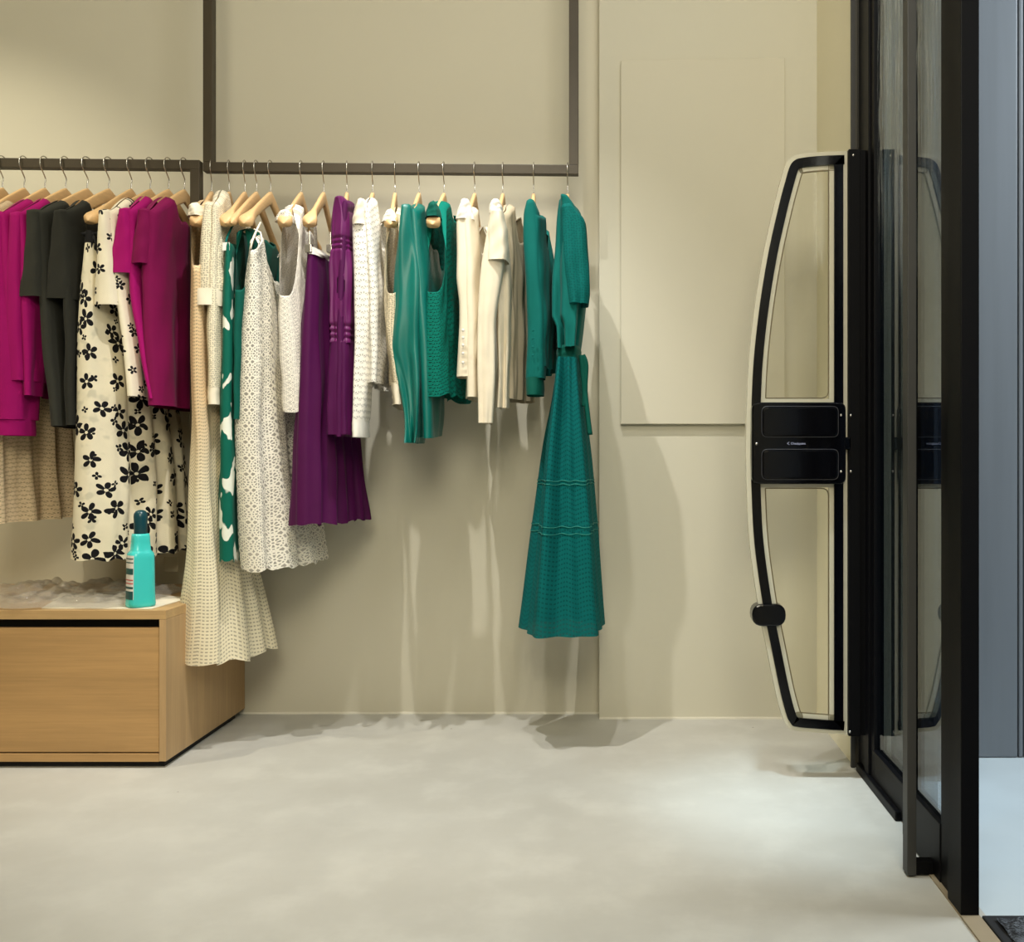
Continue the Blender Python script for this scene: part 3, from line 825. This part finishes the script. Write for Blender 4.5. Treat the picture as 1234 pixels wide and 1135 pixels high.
body('dress_body', [(296, 274, 302, .03), (400, 273, 302, .05), (505, 272, 300, .055), (600, 272, 300, .06), (677, 272, 302, .065)], g, leafy, seed=22, rise=.03, neck=(.1, .05), fold=(3, .007, .1), hem=lambda q, l: .006*math.sin(90*q))
tube('strap', [at(271, 297, 2.63), at(274, 285, 2.65), at(282, 268, 2.68)], .003, green, g, 6)
wall_tag('size_label', 272.5, 292, .019, .022, 2.622, whitef, g)
g = garment('sleeveless_blouse', 'M', 309, 281, 'deep green sleeveless top showing a dark armhole, between leaf-print and lace dresses', 'top', 'green sleeveless top next to the leaf-print dress')
body('top_body', [(283, 287, 334, .05), (345, 285, 330, .045), (420, 284, 326, .04), (505, 283, 322, .035)], g, greend, seed=23, arm=.15, armw=.14, rise=.06, neck=(.03, .01))
g = garment('lace_dress', 'M', 326, 296, 'white rosette lace dress with scalloped hem left of the purple skirt', 'dress', 'white rosette lace dress')
body('dress_body', [(292, 303, 346, .04), (340, 303, 348, .07), (420, 300, 350, .10), (520, 299, 358, .12), (620, 302, 372, .13), (690, 306, 382, .13)], g, lace_white, seed=24, rise=.07, neck=(.14, .1), nw=.30, fold=(3, .014, .1), hem=lambda q, l: .010*abs(math.sin(9*PI*q)), arm=.02, armw=.05)
tube('strap', [at(302, 300, 2.62), at(304, 290, 2.63), at(309, 278, 2.66), at(314, 268, 2.70)], .003, ivory, g, 6)
tube('strap', [at(311, 300, 2.62), at(316, 290, 2.64), at(314, 280, 2.66), at(306, 276, 2.66)], .0022, whitef, g, 6)
g = garment('lace_blouse', 'M', 363, 343, 'white sleeveless flower lace top with scalloped hem, its hanger tip bare', 'top', 'white flower lace top')
body('top_body', [(268, 343, 378, .055), (340, 345, 376, .075), (420, 349, 378, .08), (497, 352, 378, .075)], g, lace_white2, seed=25, arm=.20, armw=.16, neck=(.1, .05), fold=(3, .006, .1), hem=lambda q, l: .010*abs(math.sin(7*PI*q)), flat=.25)
sleeve('strap', [(258, 338, 352), (264, 334, 354), (268, 333, 354)], g, lace_white2, Y=2.67, b=.03, seed=25, nV=10)
g = garment('pleated_skirt', 'M', 390, 373, 'dark purple pleated skirt clipped to its hanger', 'skirt', 'purple pleated skirt')
body('skirt_body', [(304, 374, 412, .045), (340, 372, 413, .06), (450, 368, 418, .09), (560, 364, 424, .11), (633, 363, 430, .12)], g, purple, seed=26, rise=0, neck=(0, 0), capped=False, fold=(6, .013, .06), hem=lambda q, l: .004*math.sin(50*q), nS=64, flat=.4)
body('waistband', [(297, 374.5, 411, .043), (306, 374, 412, .046)], g, whitef, seed=26, rise=0, neck=(0, 0), capped=False, nV=5, fold=(3, .002, .3))
for (x_, Y_) in ((373, 2.63), (398, 2.9)):
    bm = bmesh.new(); c = at(x_, 300, Y_); add_box(bm, c-Vector((.009, .012, .012)), c+Vector((.009, .012, .012)), .003)
    add_box(bm, c+Vector((-.002, -.003, .012)), c+Vector((.002, .003, .05)), .001)
    put(from_bm('clip', bm, M['chrome']), g)
g = garment('puff_blouse', 'M', 418, 414, 'bright purple blouse with gathered puff sleeve left of the white crochet top', 'blouse', 'purple puff-sleeved blouse')
body('blouse_body', [(246, 415, 428, .045), (330, 411, 428, .045), (430, 409, 427, .045), (526, 408, 427, .045)], g, purple, seed=27, fold=(3, .003, .1), rise=.05)
sleeve('sleeve', [(243, 407, 419), (262, 403, 425), (288, 401, 426), (300, 401, 426), (325, 399.5, 427.5), (350, 399.5, 427.5), (385, 401, 426), (400, 401.5, 425.5), (415, 401, 425.5)], g, purple2, seed=27, b=.05, fold=(7, .0016), nV=110, nA=80, crink=.003,
       rings=((291, 1.5, .09), (297, 1.5, .09), (303, 1.5, .09), (395, 2, .1), (402, 2, .1), (409, 2, .1)), hole=[(410, 344, 5.0, 18)])
sleeve('sleeve_ruffle', [(414, 401, 425.5), (440, 398, 427), (480, 396.5, 427), (524, 396, 428)], g, purple, seed=28, b=.05, fold=(6, .003), cap=False)
g = garment('crochet_blouse', 'M', 449, 440, 'white shell crochet top with long narrow sleeve and plain cuff', 'top', 'white crochet long-sleeved top')
body('top_body', [(250, 442, 470, .04), (350, 448, 470, .045), (460, 449, 464, .035)], g, crochet, seed=29, neck=(.17, .1), nw=.3, rise=.10)
sleeve('sleeve', [(274, 427.5, 449), (300, 428, 450), (350, 430, 450.5), (400, 431, 449), (460, 430, 446), (507, 428.5, 442.5)], g, crochet, seed=29, b=.05, fold=(2, .0015), cap=False)
sleeve('yoke', [(246, 434, 443), (258, 430, 446), (268, 427.5, 449), (275, 427, 450)], g, cream, seed=29, b=.052, nV=16)
band('cuff', 428, 506, 442, 527, None, .055, whitef, LAST['sleeve'])
g = garment('lace_vest', 'M', 476, 471, 'sand dotted lace vest with deep pale-edged armhole left of green satin blouse', 'vest', 'sand lace vest')
body('vest_body', [(272, 472, 492, .055), (345, 471, 491, .055), (420, 475, 490, .05), (462, 477, 489, .04)], g, lace_sand, seed=30, arm=.185, armw=.14, neck=(.1, .05))
body('hem_band', [(461, 477, 489, .042), (487, 478.5, 488, .036)], g, cream, seed=30, rise=0, neck=(0, 0), capped=False, nV=6, fold=(2, .001, .2))
sleeve('strap', [(258, 467, 476), (264, 463, 479), (269, 462, 480)], g, whitef, Y=2.67, b=.03, seed=30, nV=10)
g = garment('satin_blouse', 'M', 505, 494, 'shiny emerald satin blouse with wide batwing sleeve', 'blouse', 'emerald satin blouse')
body('blouse_body', [(256, 497, 532, .05), (330, 503, 534, .06), (430, 511, 532, .06), (528, 514, 524, .05)], g, greens, seed=31, neck=(.15, .08), nw=.3, rise=.09, fold=(2, .006, .1), hem=lambda q, l: .02*q)
sleeve('sleeve', [(254, 485, 503), (280, 482, 507), (320, 479, 512), (370, 475, 513), (405, 472.5, 512), (420, 473, 511), (440, 480, 510), (480, 489, 510), (515, 494, 509), (534, 496, 506)], g, greens, seed=31, b=.06, fold=(4, .0045), crink=.005, nV=70, nA=56)
g = garment('lace_vest', 'M', 535, 522, 'emerald lace sleeveless vest with scalloped hem, dark armhole facing forward', 'vest', 'emerald lace vest')
body('vest_body', [(264, 521, 553, .06), (350, 521, 554, .07), (420, 521, 557, .075), (478, 522, 560, .08)], g, green_lace, seed=32, arm=.20, armw=.15, neck=(.08, .04), fold=(3, .006, .1), hem=lambda q, l: .012*abs(math.sin(5*PI*q)), flat=.22)
sleeve('strap', [(248, 517, 528), (256, 514, 531), (263, 513, 532)], g, greend, Y=2.67, b=.03, seed=32, nV=10)
g = garment('cardigan', 'M', 572, 562, 'cream buttoned-cuff cardigan right of the emerald lace vest', 'cardigan', 'cream cardigan beside the emerald vest')
body('cardigan_body', [(262, 563, 588, .045), (350, 566, 590, .05), (478, 568, 586, .05)], g, creamsh, seed=33, neck=(.16, .1), nw=.3, rise=.10)
sleeve('sleeve', [(268, 551.5, 572), (300, 552, 572.5), (335, 551.5, 574), (350, 553, 575), (370, 555, 576), (420, 553, 578), (440, 552, 576), (455, 551, 573)], g, creamsh, seed=33, b=.05, fold=(2, .0018), cap=False)
sleeve('yoke', [(246, 558, 567), (256, 554, 570), (268, 551, 573)], g, whitef, seed=33, b=.052, nV=14)
for y_ in (398, 407, 416, 426, 437):
    bm = bmesh.new(); bmesh.ops.create_uvsphere(bm, u_segments=10, v_segments=6, radius=.0042)
    for v_ in bm.verts: v_.co.y *= .5
    bmesh.ops.translate(bm, verts=bm.verts, vec=at(558, y_, 2.622)); put(from_bm('button', bm, M['labelw'], None, True), LAST['sleeve'])
g = garment('open_shirt', 'M', 606, 599, 'beige collared shirt hanging open with uneven front tails', 'shirt', 'beige open collared shirt')
body('shirt_back', [(262, 606, 634, .05), (330, 606, 637, .06), (420, 606, 638, .06), (480, 604, 638, .06)], g, taupe, seed=34, neck=(.14, .06), nw=.27, rise=.10, fold=(4, .008, .2), dN=2.74, dF=3.0)  # darker cloth than the front panels: shade painted into the colour
sleeve('front_panel', [(262, 592, 604), (290, 586, 610), (330, 580.5, 606), (400, 577.5, 597), (450, 578, 597), (510, 579, 594)], g, creamsh, seed=34, b=.045, fold=(3, .0025), Y=2.66)
sleeve('front_panel', [(300, 598, 614), (350, 599, 616), (400, 600, 615), (450, 602, 613), (492, 600, 612)], g, creamsh, seed=35, b=.05, fold=(3, .003), Y=2.74)
sleeve('sleeve', [(258, 592, 607), (280, 590, 611), (300, 590, 612), (316, 589, 612)], g, creamsh, seed=36, b=.05, fold=(2, .002), Y=2.65)
sleeve('collar', [(246, 593, 604), (250, 591, 605), (260, 591, 606)], g, whitef, seed=36, b=.045, nV=12, Y=2.70)
g = garment('knit_cardigan', 'M', 643, 641, 'emerald knit cardigan with ribbed cuff left of the long green dress', 'cardigan', 'emerald knit cardigan')
body('cardigan_body', [(262, 644, 655, .05), (300, 645, 660, .055), (380, 648, 665, .06), (440, 648, 660, .05)], g, green, seed=37, rise=.04)
sleeve('sleeve', [(247, 635, 646), (262, 631.5, 651), (285, 631, 652), (310, 632, 653), (345, 634, 655), (400, 636, 658), (440, 634.5, 658), (457, 634, 657)], g, green, seed=37, b=.055, fold=(2, .0018))
band('cuff', 634.5, 456, 655, 477, None, .055, greend, LAST['sleeve'])
for y_ in (398, 408, 418, 428):
    bm = bmesh.new(); bmesh.ops.create_uvsphere(bm, u_segments=10, v_segments=6, radius=.0035)
    for v_ in bm.verts: v_.co.y *= .5
    bmesh.ops.translate(bm, verts=bm.verts, vec=at(642, y_, 2.617)); put(from_bm('button', bm, green, None, True), LAST['sleeve'])
g = garment('belted_dress', 'M', 684, 681, 'long emerald knit dress with tied belt, last on the right of the rail', 'dress', 'long emerald belted dress')
sleeve('bodice', [(250, 675, 690), (262, 673, 700), (300, 671, 706), (345, 668, 706), (385, 668, 702), (400, 674, 700), (424, 676, 697)], g, green, seed=38, b=.13, Y=2.76, fold=(4, .006), nA=64, nV=60)
sleeve('cap_sleeve', [(252, 676, 692), (270, 676, 706), (310, 677, 709), (350, 681, 711), (368, 684, 709)], g, green_net, seed=39, b=.05, Y=2.66, fold=(5, .003))
sleeve('skirt', [(436, 671, 700), (470, 667.5, 702), (540, 656.5, 709), (640, 645.5, 717), (700, 638, 721.5), (757, 630.5, 727)], g, green_open, seed=40, b=.15, Y=2.76, fold=(5, .012), nA=96, nV=80, cap=False, sq=.9)
sleeve('belt', [(420, 674, 699), (424, 671.5, 701), (430, 671, 701.5), (437, 673, 700)], g, greend, seed=41, b=.10, Y=2.755, fold=(3, .001), nV=10, cap=False)
for pts_ in ([(702, 428), (706, 440), (705, 470), (708, 500), (711, 524)], [(700, 428), (702, 445), (704, 470), (704, 490)]):
    tube('belt_tie', [tuple(p) for p in catmull([tuple(at(x_, y_, 2.665)) for x_, y_ in pts_], 5)], .0075, greend, g, 8)
skm = LAST['skirt'].data
rows_ = np.array([v_.co for v_ in skm.vertices]).reshape(-1, 96, 3)
for yl in (578, 584, 636, 642):
    rr_ = rows_[int(np.argmin(np.abs(rows_[:, 0, 2]-zx(yl, 2.62))))]
    c_ = rr_.mean(0); pts_ = []
    for k, p_ in enumerate(rr_):
        d_ = (p_-c_)/np.linalg.norm(p_-c_); q_ = p_+d_*.0012; q_[2] += .0016*math.sin(k*.9)
        pts_.append(tuple(q_))
    tube('seam_line', pts_, .0012, seamg, LAST['skirt'], 5, True)

# ------------------------------------------------------------------ on the cabinet top
pp = [at(50, 733, 2.595), at(182, 736, 2.58), at(229, 719, 2.79), at(120, 712, 2.9), at(40, 716, 2.85)]
pp = [Vector((p.x, p.y, 0)) for p in [Vector((xx(50, 2.545), 2.545, 0)), Vector((xx(182, 2.535), 2.535, 0)), Vector((-1.205, 2.73, 0)), Vector((-1.45, 2.88, 0)), Vector((-1.60, 2.8, 0))]]
bm = bmesh.new(); top = [bm.verts.new((p.x, p.y, ZT+.0025)) for p in pp]; bot = [bm.verts.new((p.x, p.y, ZT+.0005)) for p in pp]
bm.faces.new(top); bm.faces.new(bot[::-1])
for i in range(5): bm.faces.new((top[i], top[(i+1) % 5], bot[(i+1) % 5], bot[i]))
tag(from_bm('paper_sheet', bm, M['paper']), 'flat white paper sheet under the turquoise bottle on the cabinet', 'paper')
nx, ny = 130, 80
P = np.zeros((nx, ny, 3)); rs = np.random.RandomState(3)
ks = rs.randn(14, 2)*38; ph = rs.rand(14)*6.28
for i in range(nx):
    for j in range(ny):
        u, v = i/(nx-1), j/(ny-1)
        x = -1.80+.52*u + .05*math.sin(7*v+1)*(1-u) ; y = 2.555+.34*v + .03*math.sin(5*u+2)*(1-v) + .02*math.sin(13*u)
        h = sum(abs(math.sin(k[0]*x+k[1]*y+p_)) for k, p_ in zip(ks, ph))/14
        e = min(1, 8*min(u, 1-u, v, 1-v))
        P[i, j] = (x, y, ZT+.005+(.005+.036*(h-.35)*2)*e*(.5+.8*v))
P[:, :, 2] = np.maximum(P[:, :, 2], ZT+.004)
bag = grid_obj('plastic_bag', P, P[:, :, :2].copy(), M['film'], empty('tmp'), wrap=False)
bag.parent = None; bag.matrix_parent_inverse = Matrix.Identity(4); bpy.data.objects.remove(bpy.data.objects['tmp'])
for p_ in bag.data.polygons: p_.use_smooth = False
tag(bag, 'crumpled clear plastic bag lying on the cabinet left of the bottle', 'plastic bag')

BX, BY = xx(169.5, 2.572), 2.572
bt = empty('spray_bottle', (BX, BY, ZT+.003)); tag(bt, 'turquoise cleaning bottle with dark teal cap standing on the paper sheet', 'bottle')
def loft(name, secs, mat, rot, n=36, e=.6, capb=True):
    """secs = (z, half width, half depth)"""
    V, Fc = [], []
    for z, a_, b_ in secs:
        for k in range(n):
            t_ = 2*PI*k/n; c, s_ = math.cos(t_), math.sin(t_)
            x = a_*math.copysign(abs(c)**e, c); y = b_*math.copysign(abs(s_)**e, s_)
            V.append((BX+x*math.cos(rot)-y*math.sin(rot), BY+x*math.sin(rot)+y*math.cos(rot), ZT+.003+z))
    m = len(secs)
    for i in range(m-1):
        for k in range(n): Fc.append((i*n+k, i*n+(k+1) % n, (i+1)*n+(k+1) % n, (i+1)*n+k))
    Fc.append(tuple(range(n))[::-1]); Fc.append(tuple((m-1)*n+k for k in range(n)))
    me = bpy.data.meshes.new(name); me.from_pydata(V, [], Fc); me.update()
    return put(link(name, me, mat), bt)
RB = math.radians(46)
loft('bottle_body', [(0, .030, .024), (.002, .034, .0275), (.008, .035, .0285), (.02, .034, .028), (.05, .033, .027), (.13, .032, .0265), (.141, .031, .026), (.147, .026, .0235), (.150, .0235, .022), (.175, .0215, .0205), (.188, .021, .020), (.194, .019, .0185)], M['teal'], RB)
loft('cap', [(.192, .0155, .0155), (.194, .0165, .0165), (.22, .0165, .0165), (.238, .0175, .0175), (.247, .0165, .0165), (.254, .0125, .0125), (.257, .006, .006), (.2575, .001, .001)], M['tealcap'], 0, e=1.)
# label wraps the narrow left side of the bottle
def bpatch(name, z0, z1, t0, t1, mat, parent, k=1.012):
    V, Fc = [], []; n = 14; m = 8
    for i in range(m+1):
        z = z0+(z1-z0)*i/m
        hw = np.interp(z, (.02, .05, .13, .141), (.034, .033, .032, .031)); hd = np.interp(z, (.02, .05, .13, .141), (.028, .027, .0265, .026))
        for j in range(n+1):
            t_ = t0+(t1-t0)*j/n; c, s_ = math.cos(t_), math.sin(t_)
            x = k*hw*math.copysign(abs(c)**.6, c); y = k*hd*math.copysign(abs(s_)**.6, s_)
            V.append((BX+x*math.cos(RB)-y*math.sin(RB), BY+x*math.sin(RB)+y*math.cos(RB), ZT+.003+z))
    for i in range(m):
        for j in range(n): a = i*(n+1)+j; Fc.append((a, a+1, a+n+2, a+n+1))
    me = bpy.data.meshes.new(name); me.from_pydata(V, [], Fc); me.update()
    o = link(name, me, mat); put(o, parent); return o
T0, T1 = PI*.80, PI*1.27
lb = bpatch('front_label', .022, .138, T0, T1, M['labelw'], bt)
for z0, z1, mm, kk in ((.088, .104, 'labelg', 1.02), (.072, .075, 'labelr', 1.02), (.063, .066, 'labelr', 1.02), (.050, .056, 'labelg', 1.02), (.022, .044, 'labelg', 1.02), (.118, .121, 'labelg', 1.02), (.128, .131, 'labelg', 1.02)):
    bpatch('label_print', z0, z1, T0+.1, T1-.06, M[mm], lb, kk)

# ------------------------------------------------------------------ light
def spot(name, loc, target, power, size, blend, col, rad=.03):
    l = bpy.data.lights.new(name, 'SPOT'); l.energy = power; l.spot_size = math.radians(size); l.spot_blend = blend; l.color = col; l.shadow_soft_size = rad
    o = bpy.data.objects.new(name, l); COL.objects.link(o); o.location = loc
    o.rotation_euler = (Vector(target)-Vector(loc)).to_track_quat('-Z', 'Y').to_euler(); return o
def area(name, loc, target, power, sx, sy, col):
    l = bpy.data.lights.new(name, 'AREA'); l.shape = 'RECTANGLE'; l.size = sx; l.size_y = sy; l.energy = power; l.color = col
    o = bpy.data.objects.new(name, l); COL.objects.link(o); o.location = loc
    o.rotation_euler = (Vector(target)-Vector(loc)).to_track_quat('-Z', 'Y').to_euler(); return o
WARM = (1., .925, .72); NEUT = (1., .975, .92)
spot('ceiling_spot', (-.60, 1.95, 2.9), (-.60, 2.74, .2), 150, 60, .7, NEUT, .014)
spot('ceiling_spot', (-.30, 1.95, 2.9), (-.30, 2.74, .2), 84, 60, .7, NEUT, .02)
spot('ceiling_spot', (-2.25, 1.85, 2.9), (-2.0, 2.85, .95), 100, 64, .7, WARM, .025)
area('added_fill', (.0, -1.2, 2.5), (-.6, 3.0, 2.0), 66, 1.2, .9, WARM)  # unseen fill added on the camera side to brighten the back wall
area('added_fill', (.25, 1.2, 2.92), (-.7, 3.0, .4), 24, .6, .6, NEUT)  # added soft fill from the right, lifts the dark wall under the dresses
spot('door_spot', (.2, 1.9, 2.9), (.50, 2.27, 0), 225, 21, 1., (.66, .87, 1.), .08)
area('daylight', (2.6, 1.9, 2.6), (1.0, 2.0, .1), 80, 1.0, 1.0, (.86, .95, 1.))
w = bpy.data.worlds.new('world'); SC.world = w; w.use_nodes = True
bgn = w.node_tree.nodes['Background']; bgn.inputs[0].default_value = (*lin((190, 210, 230)), 1); bgn.inputs[1].default_value = .35
SC.view_settings.view_transform = 'Standard'; SC.view_settings.look = 'None'; SC.view_settings.exposure = -.13
SC.cycles.use_denoising = True
SC.cycles.max_bounces = 8; SC.cycles.transparent_max_bounces = 24
